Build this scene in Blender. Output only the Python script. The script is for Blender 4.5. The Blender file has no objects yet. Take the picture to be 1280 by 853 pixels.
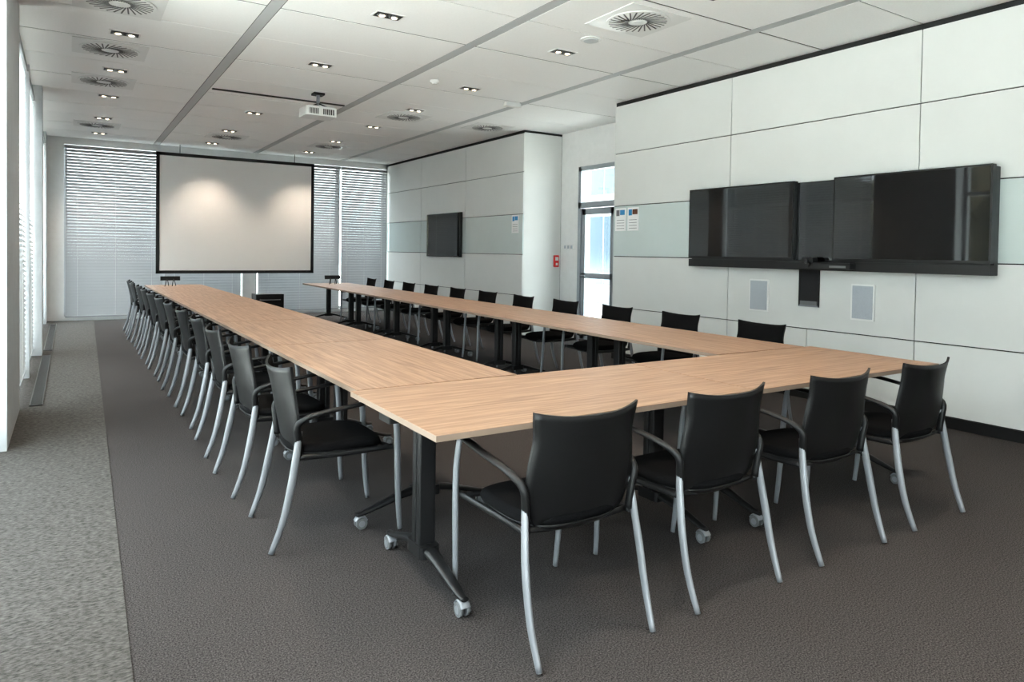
import bpy, math, random
from mathutils import Vector, Matrix
random.seed(3)
scene = bpy.context.scene
COL = scene.collection

# ------------------------------------------------------------ materials
def mat(name, col, rough=0.5, metal=0.0, spec=0.5, emit=None, estr=0.0):
    m = bpy.data.materials.new(name); m.use_nodes = True
    b = m.node_tree.nodes['Principled BSDF']
    b.inputs['Base Color'].default_value = (*col, 1)
    b.inputs['Roughness'].default_value = rough
    b.inputs['Metallic'].default_value = metal
    b.inputs['Specular IOR Level'].default_value = spec
    if emit:
        b.inputs['Emission Color'].default_value = (*emit, 1)
        b.inputs['Emission Strength'].default_value = estr
    return m

def noise_mat(name, c1, c2, scale=(1,1,1), nscale=5.0, detail=6, rough=0.5, bump=0.0, lo=0.35, hi=0.65, spec=0.5, c3=None, nscale2=1.0):
    m = mat(name, c1, rough, spec=spec)
    nt = m.node_tree; N = nt.nodes; L = nt.links
    b = N['Principled BSDF']
    tc = N.new('ShaderNodeTexCoord'); mp = N.new('ShaderNodeMapping')
    mp.inputs['Scale'].default_value = scale
    L.new(tc.outputs['Object'], mp.inputs['Vector'])
    n = N.new('ShaderNodeTexNoise'); n.inputs['Scale'].default_value = nscale; n.inputs['Detail'].default_value = detail
    n.inputs['Roughness'].default_value = 0.65
    L.new(mp.outputs[0], n.inputs['Vector'])
    r = N.new('ShaderNodeValToRGB')
    r.color_ramp.elements[0].position = lo; r.color_ramp.elements[0].color = (*c1, 1)
    r.color_ramp.elements[1].position = hi; r.color_ramp.elements[1].color = (*c2, 1)
    L.new(n.outputs['Fac'], r.inputs['Fac'])
    out = r.outputs['Color']
    if c3:
        n2 = N.new('ShaderNodeTexNoise'); n2.inputs['Scale'].default_value = nscale2; n2.inputs['Detail'].default_value = 3
        L.new(mp.outputs[0], n2.inputs['Vector'])
        mx = N.new('ShaderNodeMix'); mx.data_type = 'RGBA'
        r2 = N.new('ShaderNodeMapRange'); r2.inputs[1].default_value = 0.4; r2.inputs[2].default_value = 0.7
        r2.inputs[4].default_value = 0.6
        L.new(n2.outputs['Fac'], r2.inputs[0]); L.new(r2.outputs[0], mx.inputs[0])
        L.new(out, mx.inputs[6]); mx.inputs[7].default_value = (*c3, 1)
        out = mx.outputs[2]
    L.new(out, b.inputs['Base Color'])
    if bump:
        bp = N.new('ShaderNodeBump'); bp.inputs['Strength'].default_value = bump; bp.inputs['Distance'].default_value = 0.01
        L.new(n.outputs['Fac'], bp.inputs['Height']); L.new(bp.outputs[0], b.inputs['Normal'])
    return m

M_WHITE = noise_mat('white_plaster', (0.76,0.76,0.75), (0.80,0.80,0.79), nscale=8, rough=0.7)
M_PIER = noise_mat('pier_light_grey', (0.50,0.51,0.52), (0.54,0.55,0.56), nscale=6, rough=0.6)
M_PANEL = noise_mat('wall_panel_white', (0.645,0.65,0.635), (0.67,0.675,0.66), nscale=1.5, rough=0.38, spec=0.35)
M_GLASSW = noise_mat('wall_panel_backpainted_glass', (0.55,0.61,0.60), (0.58,0.64,0.63), nscale=1.0, rough=0.06, spec=0.6)
M_DARKGAP = mat('dark_gap', (0.02,0.02,0.022), 0.8)
M_SLOT = mat('diffuser_slot', (0.16,0.16,0.16), 0.8)
M_CEIL = noise_mat('ceiling_panel', (0.87,0.87,0.865), (0.91,0.91,0.905), nscale=60, rough=0.75)
M_CSTRIP = mat('ceiling_strip_grey', (0.50,0.51,0.52), 0.6)
M_CGAP = mat('ceiling_gap', (0.07,0.07,0.07), 0.9)
M_CARPET = noise_mat('carpet_dark', (0.016,0.0145,0.0145), (0.140,0.127,0.125), nscale=170, detail=5, rough=0.95, bump=0.6, spec=0.1, lo=0.34, hi=0.67)
M_CARPET2 = noise_mat('carpet_light', (0.046,0.043,0.041), (0.160,0.151,0.143), scale=(0.8,1.8,1), nscale=56, detail=8, rough=0.95, bump=0.4, spec=0.1, lo=0.34, hi=0.66)
M_WOODX = noise_mat('oak_laminate', (0.165,0.095,0.062), (0.44,0.29,0.20), scale=(0.8,19,1), nscale=3, detail=10, rough=0.42, c3=(0.31,0.195,0.132), nscale2=0.9, spec=0.4, lo=0.28, hi=0.60)
M_EDGE = mat('laminate_edge', (0.28,0.21,0.165), 0.5)
M_BLACK = mat('black_metal', (0.014,0.014,0.015), 0.42)
M_PLAST = noise_mat('black_plastic_shell', (0.0095,0.0095,0.0102), (0.0125,0.0125,0.0135), nscale=300, rough=0.42, bump=0.05, spec=0.4)
M_FABRIC = noise_mat('black_fabric', (0.005,0.005,0.0055), (0.013,0.013,0.014), nscale=250, rough=0.95, bump=0.3, spec=0.12)
M_SILVER = mat('silver_paint', (0.29,0.30,0.32), 0.42, metal=0.3)
M_GREYW = mat('caster_grey', (0.17,0.175,0.18), 0.4)
M_TV = mat('tv_glass', (0.006,0.006,0.007), 0.035, spec=1.0)
M_TVF = mat('tv_bezel', (0.010,0.010,0.011), 0.35)
M_SCREEN = mat('projection_cloth', (0.88,0.87,0.86), 0.8)
M_ALU = mat('aluminium_frame', (0.36,0.39,0.42), 0.4, metal=0.3)
M_FRAMEW = mat('window_frame_white', (0.52,0.53,0.55), 0.4)
M_WPLAST = mat('white_plastic', (0.76,0.76,0.75), 0.35)
M_GRILLE = noise_mat('speaker_grille', (0.36,0.39,0.43), (0.48,0.51,0.55), nscale=300, rough=0.6)
M_PAPER = mat('paper', (0.80,0.80,0.80), 0.8)
M_BLUE = mat('print_blue', (0.05,0.25,0.5), 0.7)
M_BROWN = mat('print_brown', (0.18,0.08,0.05), 0.7)
M_RED = mat('red_plastic', (0.65,0.02,0.02), 0.4)
M_GROUND = noise_mat('ground_outside', (0.58,0.58,0.56), (0.68,0.68,0.66), nscale=2, rough=0.9)
M_HEDGE = noise_mat('foliage', (0.02,0.020,0.012), (0.085,0.075,0.052), nscale=3, rough=0.9)
M_FACADE = mat('facade_render', (0.26,0.27,0.28), 0.8)
M_FGLASS = mat('facade_glass', (0.08,0.11,0.14), 0.1)
M_BULB = mat('halogen_bulb', (1,0.9,0.75), 0.4, emit=(1,0.80,0.55), estr=5)
M_TRENCH = mat('floor_grille', (0.09,0.085,0.08), 0.5, metal=0.4)

def glass():
    m = bpy.data.materials.new('window_glass'); m.use_nodes = True
    nt = m.node_tree; nt.nodes.clear()
    o = nt.nodes.new('ShaderNodeOutputMaterial'); t = nt.nodes.new('ShaderNodeBsdfTransparent')
    t.inputs[0].default_value = (0.92,0.96,0.95,1)
    g = nt.nodes.new('ShaderNodeBsdfGlossy'); g.inputs['Roughness'].default_value = 0.02
    x = nt.nodes.new('ShaderNodeMixShader'); x.inputs[0].default_value = 0.06
    nt.links.new(t.outputs[0], x.inputs[1]); nt.links.new(g.outputs[0], x.inputs[2]); nt.links.new(x.outputs[0], o.inputs[0])
    return m
M_GLASS = glass()
def blindmat(name, col, tr):
    m = bpy.data.materials.new(name); m.use_nodes = True
    nt = m.node_tree; nt.nodes.clear()
    o = nt.nodes.new('ShaderNodeOutputMaterial'); d = nt.nodes.new('ShaderNodeBsdfDiffuse'); d.inputs[0].default_value=(*col,1)
    t = nt.nodes.new('ShaderNodeBsdfTranslucent'); t.inputs[0].default_value=(*col,1)
    x = nt.nodes.new('ShaderNodeMixShader'); x.inputs[0].default_value = tr
    nt.links.new(d.outputs[0], x.inputs[1]); nt.links.new(t.outputs[0], x.inputs[2]); nt.links.new(x.outputs[0], o.inputs[0])
    return m
M_BLIND = blindmat('blind_slat_grey', (0.38,0.385,0.395), 0.03)
M_BLINDL = blindmat('blind_slat_light', (0.54,0.56,0.58), 0.05)

# ------------------------------------------------------------ mesh builder
class MB:
    def __init__(s): s.v=[]; s.f=[]; s.m=[]; s.sm=[]; s.mats=[]
    def mi(s, m):
        if m not in s.mats: s.mats.append(m)
        return s.mats.index(m)
    def box(s, x0,x1,y0,y1,z0,z1, m, M=None):
        b=len(s.v)
        P=[(x0,y0,z0),(x1,y0,z0),(x1,y1,z0),(x0,y1,z0),(x0,y0,z1),(x1,y0,z1),(x1,y1,z1),(x0,y1,z1)]
        if M: P=[tuple(M@Vector(p)) for p in P]
        s.v+=P; k=s.mi(m)
        for f in [(0,3,2,1),(4,5,6,7),(0,1,5,4),(1,2,6,5),(2,3,7,6),(3,0,4,7)]:
            s.f.append(tuple(b+i for i in f)); s.m.append(k); s.sm.append(False)
        return s
    def bbox(s, x0,x1,y0,y1,z0,z1, m, r=0.01, n=3, axis='z'):
        """box with rounded vertical (along axis) edges"""
        if axis=='z': a0,a1,b0,b1,c0,c1=x0,x1,y0,y1,z0,z1; T=lambda a,b,c:(a,b,c)
        elif axis=='x': a0,a1,b0,b1,c0,c1=y0,y1,z0,z1,x0,x1; T=lambda a,b,c:(c,a,b)
        else: a0,a1,b0,b1,c0,c1=z0,z1,x0,x1,y0,y1; T=lambda a,b,c:(b,c,a)
        ring=[]
        for cx,cy,st in [(a1-r,b0+r,-90),(a1-r,b1-r,0),(a0+r,b1-r,90),(a0+r,b0+r,180)]:
            for i in range(n+1):
                t=math.radians(st+90*i/n); ring.append((cx+r*math.cos(t),cy+r*math.sin(t)))
        b=len(s.v); k=s.mi(m); N=len(ring)
        for (p,q) in ring: s.v.append(T(p,q,c0))
        for (p,q) in ring: s.v.append(T(p,q,c1))
        for i in range(N):
            j=(i+1)%N; s.f.append((b+i,b+j,b+N+j,b+N+i)); s.m.append(k); s.sm.append(False)
        s.f.append(tuple(b+i for i in reversed(range(N)))); s.m.append(k); s.sm.append(False)
        s.f.append(tuple(b+N+i for i in range(N))); s.m.append(k); s.sm.append(False)
        return s
    def tube(s, path, rads, m, seg=10, ref=(1,0,0), sub=4, cap=True):
        P=[Vector(p) for p in path]; R=[(r,r) if not isinstance(r,tuple) else r for r in rads]
        pts=[]; rr=[]
        if len(P)>2 and sub>1:
            for i in range(len(P)-1):
                p0=P[max(i-1,0)];p1=P[i];p2=P[i+1];p3=P[min(i+2,len(P)-1)]
                for q in range(sub):
                    t=q/sub
                    pts.append(0.5*((2*p1)+(p2-p0)*t+(2*p0-5*p1+4*p2-p3)*t*t+(3*p1-p0-3*p2+p3)*t**3))
                    rr.append((R[i][0]*(1-t)+R[i+1][0]*t, R[i][1]*(1-t)+R[i+1][1]*t))
            pts.append(P[-1]); rr.append(R[-1])
        else: pts=P; rr=R
        b=len(s.v); k=s.mi(m); ref=Vector(ref)
        for i,p in enumerate(pts):
            t=(pts[min(i+1,len(pts)-1)]-pts[max(i-1,0)]).normalized()
            a=(ref-t*ref.dot(t)).normalized(); c=t.cross(a)
            for j in range(seg):
                th=2*math.pi*j/seg
                s.v.append(tuple(p+a*(rr[i][0]*math.cos(th))+c*(rr[i][1]*math.sin(th))))
        for i in range(len(pts)-1):
            for j in range(seg):
                j2=(j+1)%seg
                s.f.append((b+i*seg+j,b+i*seg+j2,b+(i+1)*seg+j2,b+(i+1)*seg+j)); s.m.append(k); s.sm.append(True)
        if cap:
            s.f.append(tuple(b+j for j in reversed(range(seg)))); s.m.append(k); s.sm.append(False)
            e=b+(len(pts)-1)*seg
            s.f.append(tuple(e+j for j in range(seg))); s.m.append(k); s.sm.append(False)
        return s
    def cyl(s, p0,p1,r,m,seg=20,r2=None):
        d=Vector(p1)-Vector(p0); ref=(1,0,0) if abs(d.normalized().x)<0.9 else (0,1,0)
        return s.tube([p0,p1],[r,r2 if r2 is not None else r],m,seg,ref,1)
    def rings(s, rings, m, smooth=True):
        b=len(s.v); k=s.mi(m); n=len(rings[0])
        for r in rings: s.v+= [tuple(p) for p in r]
        for i in range(len(rings)-1):
            for j in range(n):
                j2=(j+1)%n
                s.f.append((b+i*n+j,b+i*n+j2,b+(i+1)*n+j2,b+(i+1)*n+j)); s.m.append(k); s.sm.append(smooth)
        s.f.append(tuple(b+j for j in reversed(range(n)))); s.m.append(k); s.sm.append(smooth)
        e=b+(len(rings)-1)*n
        s.f.append(tuple(e+j for j in range(n))); s.m.append(k); s.sm.append(smooth)
        return s
    def mesh(s,name):
        me=bpy.data.meshes.new(name); me.from_pydata(s.v,[],s.f)
        for m in s.mats: me.materials.append(m)
        me.polygons.foreach_set('material_index',s.m); me.polygons.foreach_set('use_smooth',s.sm); me.update()
        return me
    def obj(s,name,loc=(0,0,0),rz=0):
        return place(s.mesh(name),name,loc,rz)
def place(me,name,loc=(0,0,0),rz=0):
    o=bpy.data.objects.new(name,me); o.location=loc; o.rotation_euler=(0,0,rz); COL.objects.link(o); return o

H=3.40
XL=-0.36; YB=15.25; YF=-3.0; XR=6.11
# ------------------------------------------------------------ shell
MB().box(-0.9,7.3,YF-0.2,YB+0.4,-0.2,0.0,M_CARPET).obj('floor')
s=MB(); b=[(-0.62,YF,0.004),(0.085,YF,0.004),(0.375,YB,0.004),(-0.62,YB,0.004)]
s.v=b; s.f=[(0,1,2,3)]; s.m=[s.mi(M_CARPET2)]; s.sm=[False]; s.obj('floor_carpet_strip')
# ceiling
c=MB(); c.box(-0.9,7.3,YF-0.2,YB+0.4,H+0.004,H+0.25,M_CGAP)
xs=[-0.44,1.42,3.28,5.14,7.0]
for x in xs[1:4]: c.box(x-0.05,x+0.05,YF,YB,H,H+0.021,M_CSTRIP)
c.box(-0.9,-0.44,YF,YB,H,H+0.021,M_CEIL)
for i in range(4):
    x0=xs[i]+0.058; x1=xs[i+1]-0.058
    if i==0: x0=-0.43
    if i==3: x1=7.2
    y=YB; k=0
    while y>YF:
        y0=max(y-0.93,YF); g=0.020 if k%2 else 0.008
        c.box(x0,x1,y0+g,y-0.003,H,H+0.021,M_CEIL); y-=0.93; k+=1
c.obj('ceiling')
# right near panel wall
w=MB(); w.box(XR+0.02,7.1,YF,7.09,0,H,M_DARKGAP)
w.box(XR+0.02,7.101,7.09,7.10,0,H,M_WHITE)
joints=[7.09,5.16,3.15,1.14,-0.87,YF]
rows=[(0.10,0.685,M_PANEL),(0.695,1.36,M_PANEL),(1.37,2.025,M_GLASSW),(2.035,2.715,M_PANEL),(2.725,3.345,M_PANEL)]
for i in range(len(joints)-1):
    for (z0,z1,mm) in rows:
        ya,yb=joints[i+1]+0.004,joints[i]-0.004
        if z0==0.10 and i in(1,):
            w.box(XR,XR+0.021,ya,4.176,z0,z1,mm); w.box(XR,XR+0.021,4.184,yb,z0,z1,mm)
        elif z0==0.695 and i==1:
            w.box(XR,XR+0.021,ya,4.05,z0,z1,mm); w.box(XR,XR+0.021,4.27,yb,z0,z1,mm); w.box(XR,XR+0.021,4.05,4.27,z0,0.91,mm)
        else: w.box(XR,XR+0.021,ya,yb,z0,z1,mm)
w.obj('wall_right')
MB().box(XR+0.005,XR+0.02,YF,7.09,0,0.09,M_BLACK).obj('baseboard_right')
# recess wall with door
MB().box(7.0,7.15,7.10,8.02,0,H,M_WHITE).obj('wall_recess_near')
MB().box(7.0,7.15,8.98,9.47,0,H,M_WHITE).obj('wall_recess_far')
MB().box(7.0,7.15,8.02,8.98,2.80,H,M_WHITE).obj('wall_recess_lintel')
d=MB()
for (y0,y1,z0,z1) in [(8.02,8.09,0,2.8),(8.91,8.98,0,2.8),(8.02,8.98,2.73,2.8),(8.02,8.98,2.13,2.22)]:
    d.box(6.98,7.08,y0,y1,z0,z1,M_ALU)
for (y0,y1,z0,z1) in [(8.10,8.19,0.01,2.12),(8.81,8.90,0.01,2.12),(8.10,8.90,0.01,0.16),(8.10,8.90,2.02,2.12),(8.10,8.90,1.0,1.08)]:
    d.box(7.0,7.05,y0,y1,z0,z1,M_ALU)
d.box(7.02,7.03,8.19,8.81,0.16,2.02,M_GLASS); d.box(7.02,7.03,8.09,8.91,2.22,2.73,M_GLASS)
d.tube([(6.99,8.84,1.04),(6.94,8.84,1.04),(6.93,8.80,1.04),(6.93,8.72,1.04)],[0.009]*4,M_SILVER,8,(0,0,1))
d.obj('door_1')
# glazed facade of the wing across the court seen through the door
o=MB(); o.box(15.0,15.2,6.0,32.0,-.3,7.0,M_FACADE)
y=6.6
while y<31:
    for z in (0.3,3.3):
        o.box(14.96,15.0,y,y+1.5,z,z+2.4,M_FRAMEW); o.box(14.94,14.965,y+.06,y+.72,z+.06,z+2.34,M_FGLASS); o.box(14.94,14.965,y+.78,y+1.44,z+.06,z+2.34,M_FGLASS)
    y+=2.1
o.obj('neighbouring_facade')
# far cabinet block
XC=6.235
w=MB(); w.box(XC+0.02,7.15,9.50,YB,0,H-0.04,M_DARKGAP); w.box(XC+0.02,7.0,9.475,9.505,0.0,H-0.04,M_PANEL)
w.box(XC+0.03,7.15,9.50,YB,H-0.04,H,M_DARKGAP)
jj=[9.475,11.44,13.38,YB]
for i in range(3):
    for (z0,z1,mm) in rows: w.box(XC,XC+0.021,jj[i]+0.004,jj[i+1]-0.004,z0,z1,mm)
w.obj('wall_storage_block')
# back wall
w=MB(); w.box(-0.6,-0.1,YB,YB+0.3,0,H,M_WHITE); w.box(-0.1,6.3,YB,YB+0.3,3.27,H,M_WHITE); w.box(-0.1,6.3,YB,YB+0.3,0,0.07,M_WHITE)
w.box(6.2,7.3,YB,YB+0.3,0,H,M_WHITE)
w.box(3.02,3.30,YB-0.10,YB+0.3,0.0,3.28,M_WHITE)
w.obj('wall_back')
MB().box(-0.9,7.3,YF-0.2,YF,0,H,M_WHITE).obj('wall_front')
def window_y(name,x0,x1):
    o=MB(); y=YB+0.12
    for xx in [x0,x1-0.05]: o.box(xx,xx+0.05,y,y+0.06,0.07,3.27,M_FRAMEW)
    for z in [0.07,3.22]: o.box(x0,x1,y,y+0.06,z,z+0.05,M_FRAMEW)
    o.box(x0,x1,y+0.02,y+0.03,0.12,3.22,M_GLASS); o.obj(name)
window_y('window_1',-0.1,1.55); window_y('window_2',1.55,3.02); window_y('window_3',3.30,5.1); window_y('window_4',5.1,6.22)
def blind(name,a0,a1,pos,axis,z0,z1,pitch,tilt,m,wd=0.05):
    o=MB(); n=int((z1-z0)/pitch)
    ct,st=math.cos(tilt)*wd/2,math.sin(tilt)*wd/2
    k=o.mi(m)
    for i in range(n):
        z=z0+pitch*(i+0.5); b=len(o.v)
        prof=[(-ct,-st),(0,0.004),(ct,st)]
        for a in (a0,a1):
            for (p,q) in prof:
                o.v.append((a,pos+p,z+q) if axis=='x' else (pos+p,a,z+q))
        for j in range(2):
            o.f.append((b+j,b+j+1,b+4+j,b+3+j)); o.m.append(k); o.sm.append(False)
    if axis=='x': o.box(a0,a1,pos-0.03,pos+0.03,z1,z1+0.06,m); o.box(a0,a1,pos-0.02,pos+0.02,z0-0.03,z0-0.005,m)
    else: o.box(pos-0.03,pos+0.03,a0,a1,z1,z1+0.06,m); o.box(pos-0.02,pos+0.02,a0,a1,z0-0.03,z0-0.005,m)
    L=a1-a0
    for t in (0.12,0.5,0.88):
        a=a0+L*t
        if axis=='x': o.box(a-0.002,a+0.002,pos-0.028,pos-0.026,z0,z1,M_WPLAST)
        else: o.box(pos+0.026,pos+0.028,a-0.002,a+0.002,z0,z1,M_WPLAST)
    o.obj(name)
for a,b_ in [(-0.08,1.53),(1.57,2.99),(3.33,5.07),(5.12,6.2)]:
    blind('venetian_blind',a,b_,YB-0.05,'x',0.10,3.19,0.056,math.radians(59),M_BLIND,0.0645)
# left wall: piers + glazing
w=MB()
piers=[(YF,-2.4,XL),(1.9,2.4,XL),(5.75,7.15,XL),(10.55,10.95,-0.30),(14.75,YB+0.3,XL)]
for (a,b_,xx) in piers: w.box(-0.62,xx,a,b_,0,H,M_PIER)
w.box(-0.75,-0.44,YF,YB+0.3,3.27,H,M_WHITE); w.box(-0.75,-0.62,YF,YB+0.3,0,0.06,M_WHITE)
w.obj('wall_left')
k=5
for (a,b_) in [(-2.4,1.9),(2.4,5.75),(7.15,10.55),(10.95,14.75)]:
    o=MB(); mid=(a+b_)/2
    for yy in [a,mid-0.04,b_-0.06]: o.box(-0.70,-0.62,yy,yy+0.07,0.06,3.27,M_FRAMEW)
    for z in [0.06,3.20,2.45]: o.box(-0.70,-0.62,a,b_,z,z+0.06,M_FRAMEW)
    if a>5: o.box(-0.62,-0.36,mid-.045,mid+.045,0.0,3.27,M_FRAMEW)
    o.box(-0.67,-0.66,a,b_,0.1,3.2,M_GLASS); o.obj('window_%d'%k); k+=1
for a,b_ in [(7.2,8.79),(8.91,10.52),(10.98,12.79),(12.91,14.72)]:
    blind('venetian_blind',a,b_,-0.405,'y',0.12,3.19,0.05,math.radians(-52),M_BLINDL,0.056)
for a,b_ in [(7.25,10.5),(11.0,14.65)]:
    o=MB(); o.box(-0.29,-0.21,a,b_,0.004,0.008,M_DARKGAP)
    y=a
    while y<b_: o.box(-0.29,-0.21,y,y+0.012,0.006,0.014,M_TRENCH); y+=0.03
    o.box(-0.298,-0.29,a,b_,0.004,0.016,M_TRENCH); o.box(-0.21,-0.202,a,b_,0.004,0.016,M_TRENCH); o.obj('floor_convector_grille')

# ------------------------------------------------------------ chair
def chair_mesh():
    c=MB()
    for sx in (-1,1):
        c.tube([(sx*.262,.262,.655),(sx*.266,.283,.52),(sx*.262,.292,.32),(sx*.255,.300,.14),(sx*.250,.312,.004)],
               [(.011,.014),(.011,.016),(.0115,.017),(.011,.015),(.010,.012)],M_SILVER,10)
        c.tube([(sx*.238,-.185,.55),(sx*.246,-.200,.44),(sx*.256,-.225,.30),(sx*.258,-.262,.14),(sx*.252,-.312,.004)],
               [(.010,.014),(.0115,.018),(.012,.019),(.011,.017),(.010,.013)],M_SILVER,10)
        c.tube([(sx*.232,-.185,.43),(sx*.240,-.192,.52),(sx*.252,-.190,.59),(sx*.268,-.10,.630),(sx*.276,.06,.652),(sx*.272,.20,.668),(sx*.264,.275,.664),(sx*.262,.280,.640)],
               [(.013,.018),(.013,.019),(.014,.016),(.017,.011),(.019,.010),(.019,.010),(.015,.012),(.012,.012)],M_PLAST,10)
        c.tube([(sx*.236,-.19,.425),(sx*.225,0,.415),(sx*.250,.27,.425)],[(.010,.014)]*3,M_BLACK,8)
    c.tube([(-.25,.26,.422),(0,.24,.412),(.25,.26,.422)],[.011]*3,M_BLACK,8,(0,0,1))
    c.tube([(-.235,-.17,.425),(0,-.17,.408),(.235,-.17,.425)],[.011]*3,M_BLACK,8,(0,0,1))
    def ring(hx,y0,y1,z,e=3.2,n=40,dip=0):
        R=[]; cy=(y0+y1)/2; hy=(y1-y0)/2
        for i in range(n):
            t=2*math.pi*i/n; ct,st=math.cos(t),math.sin(t)
            x=hx*abs(ct)**(2/e)*(1 if ct>=0 else -1); y=cy+hy*abs(st)**(2/e)*(1 if st>=0 else -1)
            yy=(y-0.1)/0.15
            R.append((x,y,z-(0.022*max(0,yy)**2)))
        return R
    c.rings([ring(.15,-.14,.18,.400),ring(.20,-.19,.23,.408),ring(.222,-.205,.25,.424),ring(.226,-.21,.256,.434)],M_PLAST)
    c.rings([ring(.226,-.205,.256,.434),ring(.232,-.208,.262,.448),ring(.226,-.204,.256,.466),ring(.205,-.185,.235,.474),ring(.12,-.10,.15,.468),ring(.02,-.0,.04,.465)],M_FABRIC)
    nu,nv=18,18
    def S(u,v,off):
        z=.392+.446*v
        hw=.176+.064*min(1,v/0.40)**0.7
        hw+= -.014*math.exp(-((v-.78)/.16)**2) - .006*v
        if v<0.14: hw*= (0.66+0.34*(v/0.14)**0.5)
        x=u*hw
        y=-.178-.055*math.sin(v*math.pi*0.5)-.040*v*v*v + .055*u*u*(0.35+0.65*v) + (.05*(1-v/0.15)**2 if v<0.15 else 0)
        z+= (-.006+.020*abs(u)**2.5)*max(0,v-.5)*2
        return (x, y-off, z)
    for off,mm,flip in ((0.012,M_PLAST,False),(0.0,M_FABRIC,True)):
        b=len(c.v); k=c.mi(mm)
        for i in range(nv+1):
            for j in range(nu+1): c.v.append(S(-1+2*j/nu,i/nv,off))
        for i in range(nv):
            for j in range(nu):
                q=(b+i*(nu+1)+j,b+i*(nu+1)+j+1,b+(i+1)*(nu+1)+j+1,b+(i+1)*(nu+1)+j)
                c.f.append(q if not flip else q[::-1]); c.m.append(k); c.sm.append(True)
        if not flip: b0=b
    b1=b; k=c.mi(M_PLAST)
    per=[j for j in range(nu+1)]+[i*(nu+1)+nu for i in range(1,nv+1)]+[nv*(nu+1)+j for j in range(nu-1,-1,-1)]+[i*(nu+1) for i in range(nv-1,0,-1)]
    for a in range(len(per)):
        p,q=per[a],per[(a+1)%len(per)]
        c.f.append((b0+q,b0+p,b1+p,b1+q)); c.m.append(k); c.sm.append(False)
    return c.mesh('conference_chair')
CH=chair_mesh()
for x in (1.57,2.31,3.115,3.895): place(CH,'conference_chair',(x,2.162,0.001),random.uniform(-.03,.03))
for i in range(12):
    place(CH,'conference_chair',(1.09-0.004*i+random.uniform(-.015,.015),3.465+.857*i,0.001),-math.pi/2+random.uniform(-.04,.04))
for i in range(11):
    place(CH,'conference_chair',(4.62+.012*i,3.73+.915*i,0.001),math.pi/2+random.uniform(-.03,.03))

# ------------------------------------------------------------ tables
def table_mesh(L,W,legs,M_W,name):
    t=MB(); hx,hy=L/2-0.002,W/2-0.001
    t.box(-hx,hx,-hy,hy,.716,.7385,M_EDGE); t.box(-hx,hx,-hy,hy,.7385,.7405,M_W)
    for x in legs:
        t.bbox(x-.038,x+.038,-.040,-.004,.13,.70,M_BLACK,.008)
        t.bbox(x-.038,x+.038,.004,.040,.13,.70,M_BLACK,.008)
        t.box(x-.030,x+.030,-.034,.034,.14,.70,M_BLACK)
        t.box(x-.05,x+.05,-.30,.30,.695,.716,M_BLACK)
        t.bbox(x-.05,x+.05,-.06,.06,.64,.70,M_BLACK,.02)
        t.bbox(x-.045,x+.045,-.075,.075,.115,.165,M_BLACK,.02)
        for sy in (-1,1):
            t.tube([(x,sy*.03,.150),(x,sy*.14,.130),(x,sy*.27,.094),(x,sy*.335,.076),(x,sy*.375,.072)],
                   [(.036,.020),(.030,.018),(.024,.013),(.020,.011),(.016,.009)],M_BLACK,12)
            cy=sy*.352
            t.cyl((x,cy,.078),(x,cy,.045),.008,M_SILVER,10)
            for sx in (-1,1):
                t.cyl((x+sx*.007,cy,.029),(x+sx*.022,cy,.029),.028,M_GREYW,20)
                t.cyl((x+sx*.022,cy,.029),(x+sx*.024,cy,.029),.016,M_SILVER,16)
            t.tube([(x,cy-.030,.042),(x,cy-.018,.057),(x,cy,.062),(x,cy+.018,.057),(x,cy+.030,.042)],[(.022,.005)]*5,M_SILVER,8)
    t.box(legs[0],legs[-1],-.02,.02,.665,.70,M_BLACK)
    for yy in (-.2,.2): t.box(legs[0],legs[-1],yy-.012,yy+.012,.69,.716,M_BLACK)
    t.bbox(legs[0]-.12,legs[0]-.04,.10,.22,.655,.716,M_BLACK,.01)
    return t.mesh(name)
T1=table_mesh(1.75,.90,[-.705,.625],M_WOODX,'conference_table')
T2=table_mesh(1.75,.90,[-.73,.60],M_WOODX,'conference_table')
place(T1,'conference_table',(1.975,2.665,0)); place(T2,'conference_table',(3.727,2.665,0))
LT=1.715
TL=table_mesh(LT,.90,[-LT/2+.19,LT/2-.19],M_WOODX,'conference_table')
aL=math.radians(0.35); aR=math.radians(-0.8)
for i in range(6):
    d_=(i+.5)*(LT+.002)
    place(TL,'conference_table',(1.585-math.sin(aL)*d_,3.125+math.cos(aL)*d_,0),math.pi/2+aL)
    place(TL,'conference_table',(4.085-math.sin(aR)*d_,3.125+math.cos(aR)*d_,0),math.pi/2+aR)

def tsign(loc):
    o=MB(); o.box(-.15,.15,-.005,.005,.10,.17,M_TVF,Matrix.Rotation(math.radians(-12),4,'X'))
    o.tube([(-.09,-.06,.005),(-.05,0,.12),(-.02,.06,.005)],[.006]*3,M_BLACK,6,(0,1,0)); o.tube([(.02,-.06,.005),(.05,0,.12),(.09,.06,.005)],[.006]*3,M_BLACK,6,(0,1,0))
    o.obj('desk_sign',loc)
tsign((1.42,12.9,.741)); tsign((4.2,12.9,.741))

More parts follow.
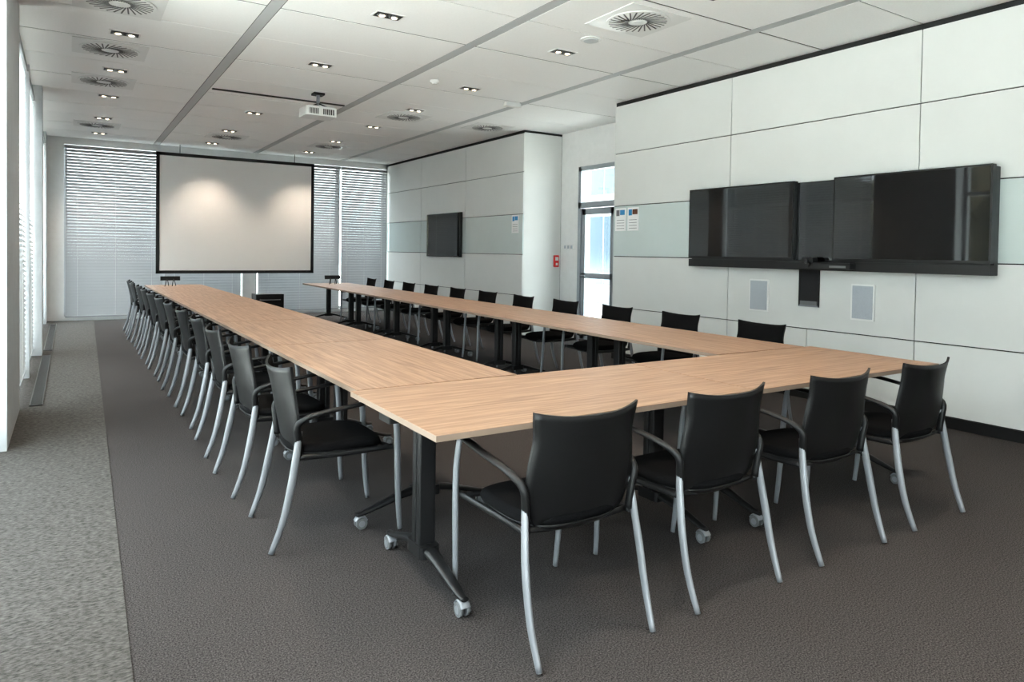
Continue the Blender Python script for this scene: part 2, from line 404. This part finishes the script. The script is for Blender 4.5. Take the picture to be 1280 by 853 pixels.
# ------------------------------------------------------------ displays
def tv(name,x,y0,y1,z0,z1):
    o=MB(); o.bbox(x,x+.055,y0,y1,z0,z1,M_TVF,.006,2,'x'); o.box(x-.0015,x+.001,y0+.014,y1-.014,z0+.022,z1-.014,M_TV); o.obj(name)
tv('flat_screen_tv',5.985,4.265,5.63,1.365,2.14); tv('flat_screen_tv',5.985,2.53,3.85,1.365,2.14)
o=MB(); o.bbox(6.041,6.108,2.53,5.63,1.272,2.125,M_TVF,.004,2,'x'); o.box(6.03,6.041,3.855,4.26,1.365,2.12,M_TV); o.box(5.99,6.041,2.53,5.63,1.272,1.355,M_TVF); o.obj('display_mounting_panel')
o=MB(); o.bbox(5.90,5.988,3.62,4.42,1.285,1.345,M_TVF,.012,3,'x'); o.cyl((5.90,4.05,1.33),(5.885,4.05,1.33),.032,M_BLACK,24)
o.bbox(5.90,5.98,3.99,4.11,1.33,1.395,M_TVF,.02,4,'x'); o.cyl((5.887,4.05,1.355),(5.880,4.05,1.355),.022,M_TV,24)
o.box(5.897,5.90,3.66,3.82,1.30,1.32,M_GREYW); o.obj('video_conference_camera')
o=MB(); o.box(6.10,6.125,4.05,4.27,.91,1.27,M_DARKGAP); o.box(6.095,6.11,4.05,4.27,.91,.925,M_SILVER); o.box(6.095,6.11,4.05,4.06,.91,1.27,M_BLACK); o.box(6.095,6.11,4.26,4.27,.91,1.27,M_BLACK)
o.box(6.09,6.10,4.07,4.25,.925,.965,M_GREYW); o.obj('cable_duct')
for (a,b_) in [(4.625,4.865),(3.50,3.725)]:
    o=MB(); o.bbox(6.098,6.112,a,b_,.822,1.155,M_WPLAST,.008,2,'x'); o.box(6.095,6.10,a+.016,b_-.016,.838,1.139,M_GRILLE); o.obj('wall_speaker')
tv('flat_screen_tv',6.17,11.53,12.96,1.29,2.14)
def poster(name,x,y0,y1,z0,z1,c1,c2):
    o=MB(); o.box(x-.003,x,y0,y1,z0,z1,M_PAPER)
    w_=y1-y0; h_=z1-z0
    o.box(x-.004,x-.002,y0+.12*w_,y1-.45*w_,z0+.70*h_,z0+.92*h_,c1); o.box(x-.004,x-.002,y0+.6*w_,y1-.1*w_,z0+.66*h_,z0+.92*h_,c2)
    for k_ in range(4): o.box(x-.004,x-.002,y0+.15*w_,y1-.15*w_,z0+(.1+.12*k_)*h_,z0+(.12+.12*k_)*h_,M_GREYW)
    o.obj(name)
poster('notice_sheet',6.109,6.84,7.05,1.70,2.0,M_BLUE,M_GREYW); poster('notice_sheet',6.109,6.60,6.81,1.70,2.0,M_BROWN,M_BLUE)
poster('notice_sheet',XC-.001,9.60,9.81,1.72,2.02,M_BLUE,M_BLUE)
o=MB(); o.bbox(6.86,6.95,9.44,9.474,1.16,1.36,M_RED,.01,2,'y'); o.box(6.875,6.935,9.437,9.441,1.27,1.33,M_WPLAST); o.box(6.885,6.925,9.437,9.441,1.19,1.23,M_WPLAST); o.obj('fire_alarm_call_point')
o=MB(); 
for i in range(3): o.bbox(6.985,7.0,9.10+.09*i,9.18+.09*i,1.46,1.54,M_WPLAST,.008,2,'x'); o.box(6.98,6.986,9.12+.09*i,9.16+.09*i,1.475,1.525,M_GRILLE)
o.obj('light_switch')
# ------------------------------------------------------------ projection screen
o=MB(); X0,X1,Z0,Z1=1.385,4.42,.885,3.228; y=14.90
o.box(X0,X1,y,y+.03,Z0,Z0+.06,M_BLACK); o.box(X0,X1,y,y+.03,Z1-.06,Z1,M_BLACK); o.box(X0,X0+.06,y,y+.03,Z0,Z1,M_BLACK); o.box(X1-.06,X1,y,y+.03,Z0,Z1,M_BLACK)
o.box(X0+.05,X1-.05,y+.012,y+.02,Z0+.05,Z1-.05,M_SCREEN)
o.box(X0+.4,X0+.43,y+.02,YB-.12,3.1,3.15,M_BLACK); o.box(X1-.43,X1-.4,y+.02,YB-.12,3.1,3.15,M_BLACK)
for xx in (X0+.4,X1-.43): o.cyl((xx+.015,y+.015,3.2),(xx+.015,y+.015,H-.004),.006,M_BLACK,8)
o.obj('projection_screen')
o=MB(); o.bbox(-.27,.27,-.2,.2,.10,.50,M_BLACK,.02); o.box(-.25,.25,-.203,-.2,.14,.30,M_TVF); o.box(-.25,.25,-.203,-.2,.32,.46,M_TVF)
o.tube([(-.2,-.205,.39),(0,-.23,.39),(.2,-.205,.39)],[.008]*3,M_SILVER,8,(0,0,1))
for sx in(-.22,.22):
    for sy in (-.15,.15): o.cyl((sx-.015,sy,.04),(sx+.015,sy,.04),.04,M_GREYW,16); o.cyl((sx,sy,.04),(sx,sy,.11),.01,M_SILVER,8)
o.obj('av_trolley',(3.32,14.25,0))
# ------------------------------------------------------------ ceiling fittings
o=MB(); o.bbox(-.20,.20,-.16,.16,-.06,.05,M_WPLAST,.03,4); o.box(-.17,.17,-.14,.14,.05,.065,M_WPLAST)
o.cyl((-.09,.155,-.005),(-.09,.20,-.005),.04,M_GREYW,20); o.cyl((-.09,.20,-.005),(-.09,.203,-.005),.033,M_TV,20)
for i in range(6): o.box(.02+.025*i,.035+.025*i,-.163,-.159,-.04,.03,M_DARKGAP)
for i in range(6): o.box(-.15+.02*i,-.14+.02*i,-.163,-.159,-.04,.03,M_DARKGAP)
o.cyl((0,0,.06),(0,0,.25),.022,M_SILVER,14); o.bbox(-.07,.07,-.07,.07,.225,.25,M_BLACK,.01)
for sx in (-1,1): o.tube([(sx*.12,.1,.055),(0,0,.12),(sx*.12,-.1,.055)],[.008]*3,M_BLACK,8,(0,0,1))
o.obj('ceiling_projector',(2.68,8.9,3.15))
MB().box(1.5,3.2,9.39,9.44,H-.012,H+.001,M_BLACK).obj('ceiling_slot_rail')
dm=MB(); dm.box(-.33,.33,-.31,.31,-.006,0,M_WPLAST); dm.cyl((0,0,-.014),(0,0,-.005),.27,M_WPLAST,48); dm.cyl((0,0,-.019),(0,0,-.012),.05,M_WPLAST,24)
for i in range(28):
    R_=Matrix.Rotation(2*math.pi*i/28,4,'Z')@Matrix.Translation((.16,0,0))@Matrix.Rotation(.35,4,'Z')
    dm.box(-.09,.09,-.006,.006,-.0165,-.013,M_SLOT,R_)
DM=dm.mesh('ceiling_air_diffuser')
for (x,y) in [(4.1,4.49),(.34,6.58),(.34,8.19),(.34,9.8),(.37,13.38),(4.2,9.67),(5.65,9.67),(2.37,13.33),(4.22,13.3),(.34,4.5),(4.2,0)]:
    place(DM,'ceiling_air_diffuser',(x,y,H))
dl=MB(); dl.box(-.13,.13,-.075,.075,-.006,0,M_WPLAST); dl.box(-.115,.115,-.06,.06,-.0075,-.005,M_BLACK)
for sx in (-1,1):
    dl.cyl((sx*.055,0,-.006),(sx*.055,0,-.014),.045,M_GREYW,20); dl.cyl((sx*.055,0,-.013),(sx*.055,0,-.016),.024,M_BULB,16)
DL=dl.mesh('twin_downlight')
def spot(e):
    ld=bpy.data.lights.new('downlight_beam','SPOT'); ld.energy=e; ld.color=(1,.84,.68); ld.spot_size=math.radians(100); ld.spot_blend=.8; ld.shadow_soft_size=.06; return ld
ld=spot(38); ldw=spot(50)
for x in (.43,2.28,4.13):
    for y in (0.0,1.87,3.73,5.6,7.5,9.1,10.72,12.6,14.3):
        if x<1 and abs(y-5.6)<.1: continue
        if x==2.28 and y==9.1: continue
        p=place(DL,'twin_downlight',(x,y,H))
        l=bpy.data.objects.new('downlight_beam',ldw if (y==14.3 and x>1) else ld); l.location=(0,0,-.03); l.parent=p; COL.objects.link(l)
o=MB(); o.cyl((0,0,-.008),(0,0,0),.10,M_WPLAST,32); o.cyl((0,0,-.02),(0,0,-.006),.07,M_CSTRIP,32); o.obj('ceiling_speaker',(4.1,5.12,H))
o=MB(); o.cyl((0,0,-.03),(0,0,0),.05,M_WPLAST,24,.055); o.cyl((0,0,-.045),(0,0,-.03),.03,M_WPLAST,24); o.obj('smoke_detector',(3.6,7.4,H))
o=MB(); o.bbox(-.12,.12,-.04,.04,-.05,0,M_WPLAST,.01); o.obj('emergency_light',(5.0,7.9,H))

# ------------------------------------------------------------ outside
MB().box(-80,60,-50,80,-.5,-.3,M_GROUND).obj('ground')
def trees(name,x0,x1,y0,y1,n,hmax):
    import bmesh
    bm=bmesh.new()
    for i in range(n):
        x=random.uniform(x0,x1); y=y0+(y1-y0)*(i+random.random())/n; r=random.uniform(1.2,2.2)
        hh=random.uniform(.6,1)*hmax
        bmesh.ops.create_icosphere(bm,subdivisions=3,radius=r,matrix=Matrix.Translation((x,y,hh*.6))@Matrix.Diagonal((1,1,hh*.55/r,1)))
    for v in bm.verts:
        v.co+=Vector((random.uniform(-1,1),random.uniform(-1,1),random.uniform(-1,1)))*.12
    me=bpy.data.meshes.new(name); bm.to_mesh(me); bm.free(); me.materials.append(M_HEDGE)
    ob=bpy.data.objects.new(name,me); COL.objects.link(ob)
trees('tree_line',-25,-21,-5,75,70,7.0)

w=bpy.data.worlds.new('sky'); scene.world=w; w.use_nodes=True
nt=w.node_tree; bg=nt.nodes['Background']
bg.inputs[0].default_value=(.89,.945,1.0,1); bg.inputs[1].default_value=3.8
sd=bpy.data.lights.new('sun','SUN'); sd.energy=22; sd.color=(1,.98,.95); sd.angle=.02
so=bpy.data.objects.new('sun',sd); COL.objects.link(so)
so.rotation_euler=Vector((-.06,.62,-.78)).to_track_quat('-Z','Y').to_euler()

# ------------------------------------------------------------ camera
cd=bpy.data.cameras.new('camera'); cam=bpy.data.objects.new('camera',cd); COL.objects.link(cam)
cd.sensor_width=36; cd.lens=36*867/1280; cd.shift_y=-.072; cd.clip_end=300
R_=Matrix.Rotation(-math.radians(32.5),4,'Z')@Matrix.Rotation(math.radians(90-1.25),4,'X')@Matrix.Rotation(.015,4,'Z')
cam.matrix_world=Matrix.Translation((0,0,1.4))@R_
scene.camera=cam
scene.view_settings.view_transform='Standard'
try: scene.view_settings.look='Medium High Contrast'
except Exception as e: print('look',e)
scene.view_settings.exposure=0.98
